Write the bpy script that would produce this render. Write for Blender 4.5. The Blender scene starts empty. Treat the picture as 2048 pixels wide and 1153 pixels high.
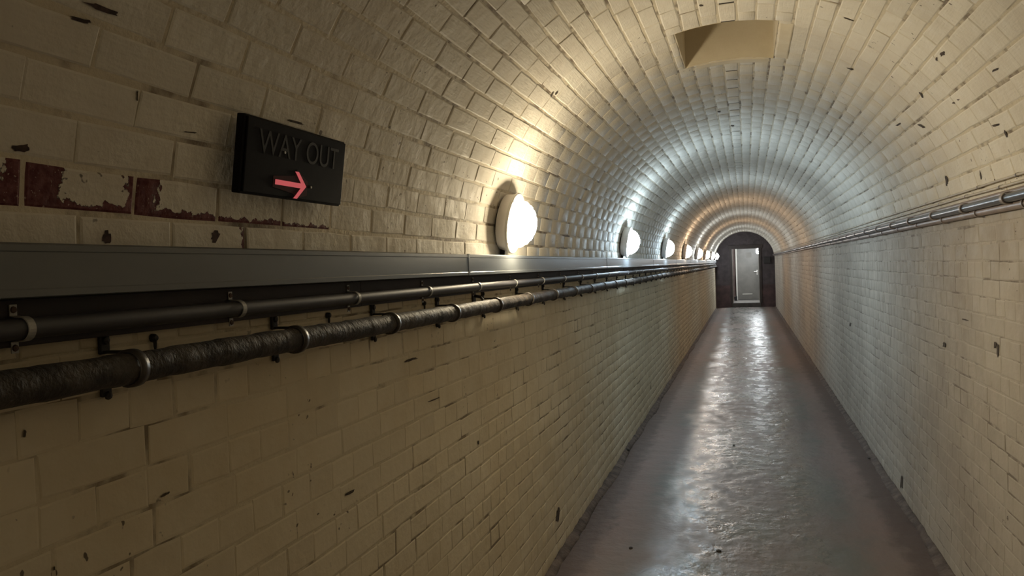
import bpy, bmesh, math, random
import numpy as np
from mathutils import Vector, Matrix, noise as mnoise

random.seed(7)
rng = np.random.default_rng(7)
S = bpy.context.scene
COL = S.collection

# ------------------------------------------------------------------ camera
F_PX, YAW, PITCH, ROLL = 1550.0, math.radians(16.85), math.radians(1.37), math.radians(2.0)
CAM = Vector((0.0, 0.0, 1.60))
_d = Vector((-math.sin(YAW), math.cos(YAW), 0))
_r0 = Vector((math.cos(YAW), math.sin(YAW), 0))
FWD = (_d*math.cos(PITCH) - Vector((0, 0, math.sin(PITCH)))).normalized()
_u0 = (_d*math.sin(PITCH) + Vector((0, 0, math.cos(PITCH)))).normalized()
# the phone is turned clockwise by ROLL
RIGHT = _r0*math.cos(ROLL) - _u0*math.sin(ROLL)
UP = _u0*math.cos(ROLL) + _r0*math.sin(ROLL)
cam_data = bpy.data.cameras.new('camera')
cam_data.sensor_width = 36.0
cam_data.lens = F_PX/2048*36.0
cam_data.clip_start = 0.02
cam = bpy.data.objects.new('camera', cam_data)
cam.matrix_world = Matrix(((RIGHT.x, UP.x, -FWD.x, CAM.x), (RIGHT.y, UP.y, -FWD.y, CAM.y),
                           (RIGHT.z, UP.z, -FWD.z, CAM.z), (0, 0, 0, 1)))
COL.objects.link(cam)
S.camera = cam

def project(p):
    q = Vector(p) - CAM
    z = q.dot(FWD)
    if z < 0.05:
        return None
    return (1024 + F_PX*q.dot(RIGHT)/z, 576.5 - F_PX*q.dot(UP)/z, z)

# ------------------------------------------------------------------ world, exposure
W = bpy.data.worlds.new('world')
S.world = W
W.use_nodes = True
W.node_tree.nodes['Background'].inputs[0].default_value = (0.0, 0.0, 0.0, 1)
S.cycles.max_bounces = 6
S.cycles.glossy_bounces = 3
S.view_settings.view_transform = 'Standard'
S.view_settings.look = 'None'
S.view_settings.gamma = 1.0
S.view_settings.use_curve_mapping = False
S.view_settings.exposure = 0.13
WARM, COOL, WHITE, AMBER = (1.0, 0.84, 0.57), (0.66, 0.85, 1.0), (0.90, 0.96, 1.0), (1.0, 0.73, 0.50)
LAMP_POWER = 100.0
# (distance along the tunnel, colour, strength) of every wall lamp
LAMPS = [(-3.61, WARM, 1.3), (3.26, WARM, 1.0), (6.70, COOL, 1.1), (10.08, COOL, 0.9), (13.46, AMBER, 0.8),  # the first is an added, unseen lamp that lifts the near-left wall
         (16.85, WHITE, 0.9), (20.26, AMBER, 0.8), (23.67, WHITE, 0.9), (26.95, WHITE, 0.9)]

# ------------------------------------------------------------------ dimensions
XL, XR = -1.04, 0.945               # brick faces of the two side walls
XC, R = (XL + XR)/2, (XR - XL)/2    # axis and radius of the vault
ZS = 1.64                           # springing line
Y0, Y1 = -6.0, 28.2                 # where the passage begins and ends
HOLE = (-0.272, 0.158, 3.50, 4.13)   # ceiling recess: x0, x1, y0, y1

# ------------------------------------------------------------------ material helpers
def new_mat(name):
    m = bpy.data.materials.new(name)
    m.use_nodes = True
    nt = m.node_tree
    return m, nt, nt.nodes['Principled BSDF']

class NT:
    def __init__(self, nt):
        self.nt = nt
    def n(self, t, **kw):
        nd = self.nt.nodes.new(t)
        for k, v in kw.items():
            setattr(nd, k, v)
        return nd
    def l(self, a, b):
        self.nt.links.new(a, b)
    def put(self, sock, v):
        if isinstance(v, (int, float, tuple)):
            sock.default_value = v if not isinstance(v, tuple) else ((*v, 1.0) if len(v) == 3 and sock.type == 'RGBA' else v)
        else:
            self.l(v, sock)
    def pos(self, scale=(1, 1, 1)):
        g = self.n('ShaderNodeNewGeometry')
        if scale == (1, 1, 1):
            return g.outputs['Position']
        m = self.n('ShaderNodeVectorMath', operation='MULTIPLY')
        self.l(g.outputs['Position'], m.inputs[0])
        m.inputs[1].default_value = scale
        return m.outputs[0]
    def noise(self, vec, scale, detail=3, rough=0.55):
        nd = self.n('ShaderNodeTexNoise')
        self.l(vec, nd.inputs['Vector'])
        nd.inputs['Scale'].default_value = scale
        nd.inputs['Detail'].default_value = detail
        nd.inputs['Roughness'].default_value = rough
        return nd.outputs['Fac']
    def ramp(self, v, a, b, lo=0.0, hi=1.0):
        m = self.n('ShaderNodeMapRange', interpolation_type='SMOOTHSTEP')
        self.put(m.inputs[0], v)
        for i, x in enumerate((a, b, lo, hi)):
            m.inputs[i+1].default_value = x
        return m.outputs[0]
    def math(self, op, a, b=0.0, c=None):
        m = self.n('ShaderNodeMath', operation=op)
        self.put(m.inputs[0], a)
        self.put(m.inputs[1], b)
        if c is not None:
            self.put(m.inputs[2], c)
        return m.outputs[0]
    def mix(self, f, a, b):
        m = self.n('ShaderNodeMix', data_type='RGBA')
        self.put(m.inputs[0], f)
        self.put(m.inputs[6], a)
        self.put(m.inputs[7], b)
        return m.outputs[2]
    def bump(self, h, strength, dist, nrm=None):
        b = self.n('ShaderNodeBump')
        b.inputs['Strength'].default_value = strength
        b.inputs['Distance'].default_value = dist
        self.l(h, b.inputs['Height'])
        if nrm is not None:
            self.l(nrm, b.inputs['Normal'])
        return b.outputs[0]

def simple(name, col, rough=0.5, metal=0.0, var=0.0, vscale=8.0, bump=0.0, bscale=60.0, bdist=0.004, spec=0.5, stretch=(1, 1, 1)):
    m, nt, b = new_mat(name)
    t = NT(nt)
    b.inputs['Roughness'].default_value = rough
    b.inputs['Metallic'].default_value = metal
    b.inputs['Specular IOR Level'].default_value = spec
    if var:
        f = t.noise(t.pos(stretch), vscale, 4)
        lo = tuple(c*(1-var) for c in col)
        hi = tuple(min(1, c*(1+var)) for c in col)
        t.l(t.mix(t.ramp(f, 0.3, 0.7), lo, hi), b.inputs['Base Color'])
    else:
        b.inputs['Base Color'].default_value = (*col, 1)
    if bump:
        t.l(t.bump(t.noise(t.pos(stretch), bscale, 4), bump, bdist), b.inputs['Normal'])
    return m

CREAM, CREAM2 = (0.78, 0.74, 0.655), (0.71, 0.66, 0.575)

def paint_material(name, c1, c2, speck=True, chip=None, lumpy=0.45):
    """Thick cream limewash over brick: blotches, brush marks, chipped specks; chip = (left, right, bottom) shares of bare red brick."""
    m, nt, b = new_mat(name)
    t = NT(nt)
    p = t.pos()
    blot = t.noise(p, 1.7, 2)
    fine = t.noise(p, 14, 2)
    col = t.mix(t.ramp(t.math('MULTIPLY_ADD', fine, 0.35, blot), 0.50, 0.88), c1, c2)
    a1 = t.n('ShaderNodeAttribute', attribute_type='OBJECT', attribute_name='tint')
    a2 = t.n('ShaderNodeAttribute', attribute_type='GEOMETRY', attribute_name='tint')
    tint = t.math('ADD', a1.outputs['Fac'], a2.outputs['Fac'])
    sc_ = t.n('ShaderNodeVectorMath', operation='SCALE')
    t.l(col, sc_.inputs[0])
    t.l(t.math('MULTIPLY_ADD', tint, 0.055, 0.97), sc_.inputs['Scale'])
    col = sc_.outputs[0]
    if speck:
        sp = t.math('MULTIPLY', t.ramp(t.noise(p, 38, 2, 0.6), 0.68, 0.72), t.ramp(t.noise(p, 2.3, 1), 0.52, 0.60))
        col = t.mix(t.math('MULTIPLY', sp, 0.85), col, (0.075, 0.05, 0.035))
    h = t.math('ADD', t.math('MULTIPLY', t.noise(p, 22, 4, 0.6), 1.0), t.math('MULTIPLY', t.noise(t.pos((30, 1.6, 5)), 9, 1), 0.25))
    nrm = t.bump(h, lumpy, 0.009)
    if chip:
        tc = t.n('ShaderNodeTexCoord')
        sep = t.n('ShaderNodeSeparateXYZ')
        t.l(tc.outputs['Generated'], sep.inputs[0])
        nz = t.math('MULTIPLY', t.math('SUBTRACT', t.noise(p, 45, 5, 0.6), 0.5), 0.55)
        gx, gy = sep.outputs[0], sep.outputs[1]
        ds = [t.math('SUBTRACT', t.math('ADD', gx, t.math('MULTIPLY', nz, 0.75)), chip[0]),
              t.math('SUBTRACT', t.math('ADD', t.math('SUBTRACT', 1.0, gx), t.math('MULTIPLY', nz, 0.75)), chip[1]),
              t.math('SUBTRACT', t.math('ADD', gy, nz), chip[2])]
        dmin = t.math('MINIMUM', t.math('MINIMUM', ds[0], ds[1]), ds[2])
        bare = t.ramp(dmin, 0.0, 0.02, 1.0, 0.0)
        red = t.mix(t.ramp(t.noise(p, 70, 4), 0.35, 0.65), (0.105, 0.032, 0.036), (0.185, 0.072, 0.074))
        red = t.mix(t.ramp(t.noise(p, 160, 2), 0.66, 0.72), red, (0.42, 0.3, 0.26))
        col = t.mix(bare, col, red)
        nrm = t.bump(bare, 1.0, -0.004, nrm)
    t.l(col, b.inputs['Base Color'])
    t.l(nrm, b.inputs['Normal'])
    t.l(t.ramp(fine, 0.3, 0.7, 0.6, 0.8), b.inputs['Roughness'])
    b.inputs['Specular IOR Level'].default_value = 0.14
    return m

def mortar_material(name, paint, dirt, a, bb):
    """Joints: mostly painted over, in places open and filled with dirt."""
    m, nt, b = new_mat(name)
    t = NT(nt)
    p = t.pos()
    f = t.math('ADD', t.math('MULTIPLY', t.noise(t.pos((1, 1, 1)), 3.1, 3), 0.75), t.math('MULTIPLY', t.noise(p, 17, 3), 0.35))
    col = t.mix(t.ramp(f, a, bb), paint, dirt)
    t.l(col, b.inputs['Base Color'])
    b.inputs['Roughness'].default_value = 0.8
    t.l(t.bump(t.noise(p, 70, 4), 0.5, 0.006), b.inputs['Normal'])
    return m

M = {}
M['paint_vault'] = paint_material('cream_paint_vault', CREAM, CREAM2)
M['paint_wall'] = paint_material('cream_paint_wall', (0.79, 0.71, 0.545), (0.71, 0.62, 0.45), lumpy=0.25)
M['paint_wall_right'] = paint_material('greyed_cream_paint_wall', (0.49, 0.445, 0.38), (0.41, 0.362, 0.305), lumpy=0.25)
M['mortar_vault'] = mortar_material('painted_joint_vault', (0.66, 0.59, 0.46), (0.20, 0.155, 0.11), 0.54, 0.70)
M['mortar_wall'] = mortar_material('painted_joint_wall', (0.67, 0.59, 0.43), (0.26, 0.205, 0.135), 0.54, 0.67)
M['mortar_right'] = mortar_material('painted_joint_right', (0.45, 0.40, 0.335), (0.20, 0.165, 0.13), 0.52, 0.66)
M['mortar_bare'] = simple('sooty_open_joint', (0.035, 0.028, 0.022), 0.9, var=0.4, vscale=30)
M['plaster'] = paint_material('cream_plaster', (0.74, 0.67, 0.53), (0.68, 0.60, 0.46), speck=False, lumpy=0.12)
M['concrete_back'] = simple('rough_masonry', (0.25, 0.22, 0.18), 0.9, var=0.2)

# ------------------------------------------------------------------ mesh helpers
def link(o, parent=None):
    COL.objects.link(o)
    if parent is not None:
        o.parent = parent
    return o

def mesh_obj(name, verts, faces, mat, parent=None, smooth=False):
    me = bpy.data.meshes.new(name)
    me.from_pydata([tuple(v) for v in verts], [], faces)
    if smooth:
        me.polygons.foreach_set('use_smooth', [True]*len(me.polygons))
    if mat is not None:
        for mm in (mat if isinstance(mat, (list, tuple)) else [mat]):
            me.materials.append(mm)
    me.update()
    return link(bpy.data.objects.new(name, me), parent)

def bm_obj(name, bm, mat, parent=None, smooth=False):
    bmesh.ops.recalc_face_normals(bm, faces=bm.faces[:])
    me = bpy.data.meshes.new(name)
    bm.to_mesh(me)
    bm.free()
    if smooth:
        me.polygons.foreach_set('use_smooth', [True]*len(me.polygons))
    me.materials.append(mat)
    return link(bpy.data.objects.new(name, me), parent)

def add_box(bm, x0, x1, y0, y1, z0, z1, bevel=0.0):
    r = bmesh.ops.create_cube(bm, size=1.0, matrix=Matrix.Translation(((x0+x1)/2, (y0+y1)/2, (z0+z1)/2)) @
                              Matrix.Diagonal((x1-x0, y1-y0, z1-z0, 1)))
    if bevel:
        es = list({e for v in r['verts'] for e in v.link_edges})
        bmesh.ops.bevel(bm, geom=es, offset=bevel, segments=2, affect='EDGES', profile=0.6)

def box_obj(name, dims, mat, parent=None, bevel=0.0):
    bm = bmesh.new()
    add_box(bm, *dims, bevel=bevel)
    return bm_obj(name, bm, mat, parent)

def add_lathe(bm, prof, seg=32, mtx=None):
    """prof: (radius, z) list turned about z."""
    mtx = mtx or Matrix.Identity(4)
    rings = []
    for r, z in prof:
        if r < 1e-6:
            rings.append([bm.verts.new(mtx @ Vector((0, 0, z)))])
        else:
            rings.append([bm.verts.new(mtx @ Vector((r*math.cos(2*math.pi*k/seg), r*math.sin(2*math.pi*k/seg), z))) for k in range(seg)])
    for a, c in zip(rings, rings[1:]):
        for k in range(seg):
            k2 = (k+1) % seg
            if len(a) == 1 and len(c) == 1:
                continue
            if len(a) == 1:
                bm.faces.new((a[0], c[k], c[k2]))
            elif len(c) == 1:
                bm.faces.new((a[k], a[k2], c[0]))
            else:
                bm.faces.new((a[k], a[k2], c[k2], c[k]))

def tube(path, radius, seg=10, caps=True, close_section=True):
    """verts, faces of a tube along path (points running along +Y mostly); radius a number or a function(i, angle)."""
    vs, fs = [], []
    n = len(path)
    for i, p in enumerate(path):
        a = path[max(0, i-1)]
        c = path[min(n-1, i+1)]
        tdir = (Vector(c) - Vector(a)).normalized()
        ref = Vector((0, 0, 1)) if abs(tdir.z) < 0.9 else Vector((1, 0, 0))
        s = tdir.cross(ref).normalized()
        up = s.cross(tdir)
        for k in range(seg):
            ang = 2*math.pi*k/seg
            r = radius(i, ang) if callable(radius) else radius
            vs.append(Vector(p) + s*(r*math.cos(ang)) + up*(r*math.sin(ang)))
    for i in range(n-1):
        for k in range(seg):
            k2 = (k+1) % seg
            fs.append((i*seg+k, i*seg+k2, (i+1)*seg+k2, (i+1)*seg+k))
    if caps:
        fs.append(tuple(range(seg-1, -1, -1)))
        fs.append(tuple((n-1)*seg+k for k in range(seg)))
    return vs, fs

def empty(name, loc=(0, 0, 0), label=None, cat=None, group=None, kind=None):
    o = bpy.data.objects.new(name, None)
    o.empty_display_size = 0.05
    o.location = loc
    COL.objects.link(o)
    return tag(o, label, cat, group, kind)

def tag(o, label=None, cat=None, group=None, kind=None):
    for k, v in (('label', label), ('category', cat), ('group', group), ('kind', kind)):
        if v:
            o[k] = v
    return o

def copy_tree(o, parent=None):
    c = o.copy()
    COL.objects.link(c)
    c.parent = parent
    for ch in list(o.children):
        copy_tree(ch, c)
    return c

# ------------------------------------------------------------------ the shell behind the bricks
JD = 0.0024   # how far the joints lie behind the brick faces
TH = 0.25    # masonry thickness

def wall_shell(name, xin, xout, mat, label):
    o = box_obj(name, (min(xin, xout), max(xin, xout), Y0, Y1, -0.15, ZS), mat)
    return tag(o, label, kind='structure')

wall_left = wall_shell('wall_left', XL-JD, XL-TH, M['mortar_wall'], 'cream painted brick side wall under the grey trunking')
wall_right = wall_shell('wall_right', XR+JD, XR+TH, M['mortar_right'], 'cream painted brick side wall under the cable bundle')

NC = 41                                   # courses of the vault
DPHI = math.pi/NC
def vault_pt(phi, r, y):
    return (XC + r*math.cos(phi), y, ZS + r*math.sin(phi))
def phi_of_x(x):
    return math.acos((x - XC)/R)
HP0, HP1 = phi_of_x(HOLE[1]), phi_of_x(HOLE[0])   # angular range of the recess (small to large)

def build_vault_shell():
    KEY0, KEY1 = DPHI*(NC//2) + 0.009, DPHI*(NC//2+1) - 0.009
    phis = sorted(set([math.pi*i/96 for i in range(97)] + [HP0, HP1, KEY0, KEY1, 2*DPHI]))
    ys = sorted(set(list(np.linspace(Y0, Y1, 40)) + [HOLE[2], HOLE[3]]))
    vs, fs, mi = [], [], []
    ny = len(ys)
    for rr in (R+JD, R+TH):
        for p in phis:
            for y in ys:
                vs.append(vault_pt(p, rr, y))
    off = len(phis)*ny
    for i in range(len(phis)-1):
        pm = (phis[i]+phis[i+1])/2
        for j in range(ny-1):
            ym = (ys[j]+ys[j+1])/2
            inhole = HP0 < pm < HP1 and HOLE[2] < ym < HOLE[3]
            a, b2, c, d = i*ny+j, (i+1)*ny+j, (i+1)*ny+j+1, i*ny+j+1
            if not inhole:
                fs.append((a, b2, c, d))
                mi.append(1 if KEY0 < pm < KEY1 else (2 if pm < 2*DPHI else 0))
                fs.append((off+d, off+c, off+b2, off+a))
                mi.append(0)
    o = mesh_obj('ceiling', vs, fs, [M['mortar_vault'], M['mortar_bare'], M['mortar_right']])
    o.data.polygons.foreach_set('material_index', mi)
    return tag(o, 'cream painted brick barrel vault', kind='structure')
ceiling = build_vault_shell()

# ------------------------------------------------------------------ bricks
def brick_template(r, L, H, face, irregular=1.0):
    """18 points: back ring, edge ring, front ring (6 points each: corners and the middles of the long sides)."""
    hx, hy = L/2, H/2
    base = np.array([(-hx, -hy), (0, -hy), (hx, -hy), (hx, hy), (0, hy), (-hx, hy)])
    j = r.normal(0, 0.0011*irregular, (6, 2))
    ring = base + j
    ch = 0.0032 + abs(r.normal(0, 0.0012))
    inner = ring - np.sign(base)*ch*np.array([0.9, 1.0]) + r.normal(0, 0.0006*irregular, (6, 2))
    zf = face + r.normal(0, 0.00022*irregular, 6)
    tilt = r.normal(0, 0.0025*irregular, 2)
    zf = zf + inner[:, 0]*tilt[0]*1.0 + inner[:, 1]*tilt[1]*3
    v = np.zeros((18, 3))
    v[:6, :2] = ring; v[:6, 2] = -0.004
    v[6:12, :2] = ring; v[6:12, 2] = zf - min(ch*0.8, 0.55*face + 0.0004)
    v[12:, :2] = inner; v[12:, 2] = zf
    return v
BF = [(k, (k+1) % 6, 6+(k+1) % 6, 6+k) for k in range(6)] + [(6+k, 6+(k+1) % 6, 12+(k+1) % 6, 12+k) for k in range(6)] + \
     [(12, 13, 16, 17), (13, 14, 15, 16)]
BF = np.array(BF)

class Brick:
    __slots__ = ('o', 'ax', 'ay', 'az', 'L', 'H', 'mat', 'area', 'ok', 'key')
    def __init__(s, o, ax, ay, az, L, H, mat=None, ok=True, key=None):
        s.o, s.ax, s.ay, s.az, s.L, s.H, s.mat, s.ok, s.key = Vector(o), Vector(ax), Vector(ay), Vector(az), L, H, mat, ok, key
        s.area = s.px_area()
    def px_area(s):
        c = s.o
        if c.y < 0.3:
            return 0
        pts = []
        for a, b2 in ((-1, -1), (1, -1), (1, 1), (-1, 1)):
            q = project(c + s.ax*(a*s.L/2) + s.ay*(b2*s.H/2) + s.az*0.005)
            if q is None:
                return 0
            pts.append((min(max(q[0], 0), 2048), min(max(q[1], 0), 1153)))
        ar = 0
        for k in range(4):
            x0, y0 = pts[k]; x1, y1 = pts[(k+1) % 4]
            ar += x0*y1 - x1*y0
        return abs(ar)/2

TEMPLATE_CACHE = {}
def brick_mesh(cls, mat, face):
    L = {'s': 0.215, 'h': 0.103}[cls]
    k = (cls, mat.name, round(face, 4))
    if k not in TEMPLATE_CACHE:
        lst = []
        for i in range(10):
            r2 = np.random.default_rng(100 + i)
            v = brick_template(r2, L, 0.065, face*(0.5+1.0*r2.random()))
            me = bpy.data.meshes.new('brick')
            me.from_pydata(v.tolist(), [], BF.tolist())
            me.materials.append(mat)
            lst.append(me)
        TEMPLATE_CACHE[k] = lst
    return random.choice(TEMPLATE_CACHE[k])

def place_bricks(bricks, parent, mat, face, limit=300):
    good = sorted([b for b in bricks if b.ok and b.area > 60], key=lambda b: -b.area)
    # bricks with a finish of their own are always pieces
    own = [b for b in bricks if b.mat is not None]
    single = own + [b for b in good if b.mat is None][:limit-len(own)]
    ids = {id(b) for b in single}
    for b in single:
        cls = 's' if b.L > 0.15 else 'h'
        m = b.mat or mat
        me = brick_mesh(cls, m, face)
        o = bpy.data.objects.new('brick', me)
        L0 = 0.215 if cls == 's' else 0.103
        sx, sy = b.L/L0, b.H/0.065
        o.matrix_world = Matrix(((b.ax.x*sx, b.ay.x*sy, b.az.x, b.o.x), (b.ax.y*sx, b.ay.y*sy, b.az.y, b.o.y),
                                 (b.ax.z*sx, b.ay.z*sy, b.az.z, b.o.z), (0, 0, 0, 1)))
        o['tint'] = float(np.clip(rng.normal(0, 0.45), -1, 1))
        COL.objects.link(o)
        o.parent = parent
    rest = [b for b in bricks if id(b) not in ids]
    n = len(rest)
    V = np.zeros((n, 18, 3))
    tint = np.zeros((n, 18))
    for i, b in enumerate(rest):
        v = brick_template(rng, b.L, b.H, face*(0.5+1.0*rng.random()))
        A = np.array((b.ax, b.ay, b.az))
        V[i] = v @ A + np.array(b.o)
        tint[i] = np.clip(rng.normal(0, 0.45), -1, 1)
    Fq = (BF[None] + (np.arange(n)*18)[:, None, None]).reshape(-1, 4)
    me = bpy.data.meshes.new('brick_field')
    me.vertices.add(n*18)
    me.vertices.foreach_set('co', V.reshape(-1))
    nf = len(Fq)
    me.loops.add(nf*4)
    me.loops.foreach_set('vertex_index', Fq.reshape(-1).astype(np.int32))
    me.polygons.add(nf)
    me.polygons.foreach_set('loop_start', (np.arange(nf)*4).astype(np.int32))
    me.update(calc_edges=True)
    at = me.attributes.new('tint', 'FLOAT', 'POINT')
    at.data.foreach_set('value', tint.reshape(-1))
    me.materials.append(mat)
    o = link(bpy.data.objects.new('brick_field', me), parent)
    o['kind'] = 'stuff'

JT = 0.0085   # joint width
def course(yoff, pitch, y_a=Y0, y_b=Y1, jit=0.012, filled=0.5):
    """(y start, y end) of the bricks of one course, running along the passage."""
    ys = []
    y = yoff - pitch*math.ceil((yoff - y_a)/pitch)
    k = 0
    while y < y_b + pitch:
        ys.append(min(max(y + (random.uniform(-jit, jit) if pitch > 0.15 else random.uniform(-jit, jit)*0.5), y_a), y_b))
        y += pitch
    # some upright joints are open, the others are clogged with paint
    half = [0.0008 if random.random() < filled else JT/2*random.uniform(0.7, 1.2) for _ in ys]
    return [(a + ha, b - hb) for a, b, ha, hb in zip(ys, ys[1:], half, half[1:]) if b - a > 0.04]

# finishes of the bricks whose paint has flaked off
def chip_mat(i, l, r_, bt):
    return paint_material('flaked_paint_%d' % i, CREAM, CREAM2, chip=(l, r_, bt))
CHIPPED = {(1, 0): chip_mat(0, -1, 0.12, 0.50), (1, 1): chip_mat(1, 0.27, 0.07, 0.17), (1, 2): chip_mat(2, 0.24, -1, 0.20),
           (1, 3): chip_mat(3, -1, -1, 0.13), (1, 4): chip_mat(4, -1, -1, 0.12), (0, 2): chip_mat(5, -1, 0.03, -1), (6, 1): chip_mat(6, -1, 0.1, 0.16)}

# vault: stretcher courses, counted from the left springing (course 0) over the crown to the right
vb = []
for ci in range(NC):
    phi = math.pi - (ci + 0.5)*DPHI
    H = R*DPHI - JT
    off = 0.901 if ci % 2 == 1 else 0.79
    if ci != 1:
        off += random.uniform(-0.03, 0.03)
    n_in = Vector((-math.cos(phi), 0, -math.sin(phi)))
    ax = Vector((0, 1, 0))
    ay = n_in.cross(ax)
    for (a, b) in course(off, 0.2265, jit=0.004 if ci == 1 else 0.012, filled=0.0 if ci in (1, NC//2) else (0.3 if ci < NC//2 else 0.6)):
        pa, pb = phi - DPHI/2, phi + DPHI/2
        if ci == NC//2:
            a, b = a + 0.005, b - 0.005
        pieces = [(a, b, pa, pb)]
        if pb > HP0 and pa < HP1 and b > HOLE[2] and a < HOLE[3]:   # cut off along the edge of the recess
            pieces = [(a, HOLE[2]-0.003, pa, pb), (HOLE[3]+0.003, b, pa, pb)]
            m0, m1 = max(a, HOLE[2]-0.003), min(b, HOLE[3]+0.003)
            pieces += [(m0, m1, pa, min(pb, HP0-0.001)), (m0, m1, max(pa, HP1+0.001), pb)]
        for s0, s1, p0, p1 in pieces:
            if s1 - s0 < 0.025 or (p1-p0)*R < 0.022:
                continue
            ym, pm = (s0+s1)/2, (p0+p1)/2
            n_in = Vector((-math.cos(pm), 0, -math.sin(pm)))
            ay = n_in.cross(ax)
            q = Vector(vault_pt(pm, R + JD, ym))
            idx = round((s0 - 0.901)/0.2265) + 1
            key = (ci, idx) if ci in (0, 1, 6) else None
            vb.append(Brick(q, ax, ay, n_in, s1-s0, (p1-p0)*R - JT, mat=CHIPPED.get(key) if key and 0.2 < ym < 2.6 else None))
# the two lowest courses on the right carry the greyer paint of the wall below the cables
place_bricks([b for b in vb if not (b.o.x > 0 and b.o.z < 1.79)], ceiling, M['paint_vault'], 0.0022, 250)
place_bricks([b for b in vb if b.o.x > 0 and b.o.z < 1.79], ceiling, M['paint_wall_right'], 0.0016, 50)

# side walls: English bond, header and stretcher courses in turn
NW = 22
for side, parent in ((-1, wall_left), (1, wall_right)):
    wb = []
    for ci in range(NW):
        hz = ZS/NW
        z = (ci + 0.5)*hz
        header = ci % 2 == 0
        pitch = 0.113 if header else 0.226
        n_in = Vector((-side, 0, 0))
        ax = Vector((0, 1, 0)) if side < 0 else Vector((0, -1, 0))
        ay = Vector((0, 0, 1))
        x = (XL - JD) if side < 0 else (XR + JD)
        off = 0.2 + (0.0 if header else 0.056) + random.uniform(-0.03, 0.03)
        for (a, b) in course(off, pitch, filled=0.72 if header else 0.5):
            wb.append(Brick((x, (a+b)/2, z + random.uniform(-0.0012, 0.0012)), ax, ay, n_in, b-a, hz - JT*random.choice((1.0, 0.8, 0.45, 0.25)), ok=not (side < 0 and z > 1.5)))
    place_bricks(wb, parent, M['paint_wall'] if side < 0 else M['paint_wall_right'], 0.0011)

# ------------------------------------------------------------------ ceiling recess
def build_recess():
    x0, x1, y0, y1 = HOLE
    top = ZS + R + 0.42
    vs, fs = [], []
    def quad(a, b, c, d):
        k = len(vs)
        vs.extend((a, b, c, d))
        fs.append((k, k+1, k+2, k+3))
    zl = lambda x: ZS + math.sqrt((R+0.001)**2 - (x-XC)**2)
    N = 14
    xs = [x0 + (x1-x0)*i/N for i in range(N+1)]
    for a, b in zip(xs, xs[1:]):
        quad((a, y0, zl(a)), (b, y0, zl(b)), (b, y0, top), (a, y0, top))
        quad((b, y1, zl(b)), (a, y1, zl(a)), (a, y1, top), (b, y1, top))
    quad((x0, y1, zl(x0)), (x0, y0, zl(x0)), (x0, y0, top), (x0, y1, top))
    quad((x1, y0, zl(x1)), (x1, y1, zl(x1)), (x1, y1, top), (x1, y0, top))
    quad((x0, y0, top), (x1, y0, top), (x1, y1, top), (x0, y1, top))
    return mesh_obj('recess_lining', vs, fs, M['plaster'], ceiling)
build_recess()
# smooth rendered margin on the right and far side of the recess
def patch(x0, x1, y0, y1, thick, name):
    vs, fs = [], []
    NX, NY = 10, 8
    for j in range(NY+1):
        for i in range(NX+1):
            x = x0 + (x1-x0)*i/NX
            y = y0 + (y1-y0)*j/NY
            e = min(i, NX-i, j, NY-j)
            r = R - (thick if e > 0 else -0.008) + 0.0008*mnoise.noise(Vector((x*30, y*30, 1)))
            wob = 0.008*mnoise.noise(Vector((x*18, y*18, 5))) if e == 0 else 0
            p = phi_of_x(x + wob)
            vs.append(vault_pt(p, r, y + wob))
    for j in range(NY):
        for i in range(NX):
            k = j*(NX+1)+i
            fs.append((k, k+1, k+NX+2, k+NX+1))
    return mesh_obj(name, vs, fs, M['plaster'], ceiling, smooth=True)
patch(HOLE[1]+0.001, HOLE[1]+0.07, HOLE[2]-0.02, HOLE[3]+0.03, 0.004, 'render_patch')
patch(HOLE[0]+0.03, HOLE[1]+0.0, HOLE[3]+0.001, HOLE[3]+0.10, 0.003, 'render_patch')

# ------------------------------------------------------------------ floor
def floor_material():
    m, nt, b = new_mat('worn_concrete')
    t = NT(nt)
    p = t.pos()
    sep = t.n('ShaderNodeSeparateXYZ')
    t.l(p, sep.inputs[0])
    big = t.noise(t.pos((1.5, 0.7, 1)), 1.4, 5)
    mid = t.noise(t.pos((1.3, 0.8, 1)), 7, 5, 0.6)
    fine = t.noise(p, 60, 3)
    col = t.mix(t.ramp(big, 0.38, 0.62), (0.175, 0.143, 0.132), (0.132, 0.138, 0.127))
    col = t.mix(t.math('MULTIPLY', t.ramp(mid, 0.56, 0.70), 0.55), col, (0.085, 0.078, 0.070))
    # reddish worn lanes and dirt collected along the two walls
    dx = t.math('ABSOLUTE', t.math('SUBTRACT', sep.outputs[0], XC))
    edge = t.math('ADD', dx, t.math('MULTIPLY', t.math('SUBTRACT', mid, 0.5), 0.22))
    col = t.mix(t.math('MULTIPLY', t.ramp(edge, 0.50, 0.74), 0.55), col, (0.25, 0.165, 0.14))
    col = t.mix(t.math('MULTIPLY', t.ramp(edge, 0.76, 0.86), 0.8), col, (0.105, 0.075, 0.065))
    t.l(col, b.inputs['Base Color'])
    wet = t.math('SUBTRACT', t.math('ADD', t.math('MULTIPLY', mid, 0.5), t.math('MULTIPLY', big, 0.4)), t.math('MULTIPLY', t.ramp(edge, 0.35, 0.8), 0.4))
    t.l(t.ramp(wet, 0.18, 0.56, 0.66, 0.20), b.inputs['Roughness'])
    h = t.math('ADD', t.math('MULTIPLY', t.noise(t.pos((1, 0.9, 1)), 8, 4), 1.0), t.math('MULTIPLY', fine, 0.12))
    t.l(t.bump(h, 0.55, 0.022), b.inputs['Normal'])
    b.inputs['Specular IOR Level'].default_value = 0.5
    return m
M['floor'] = floor_material()

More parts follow.
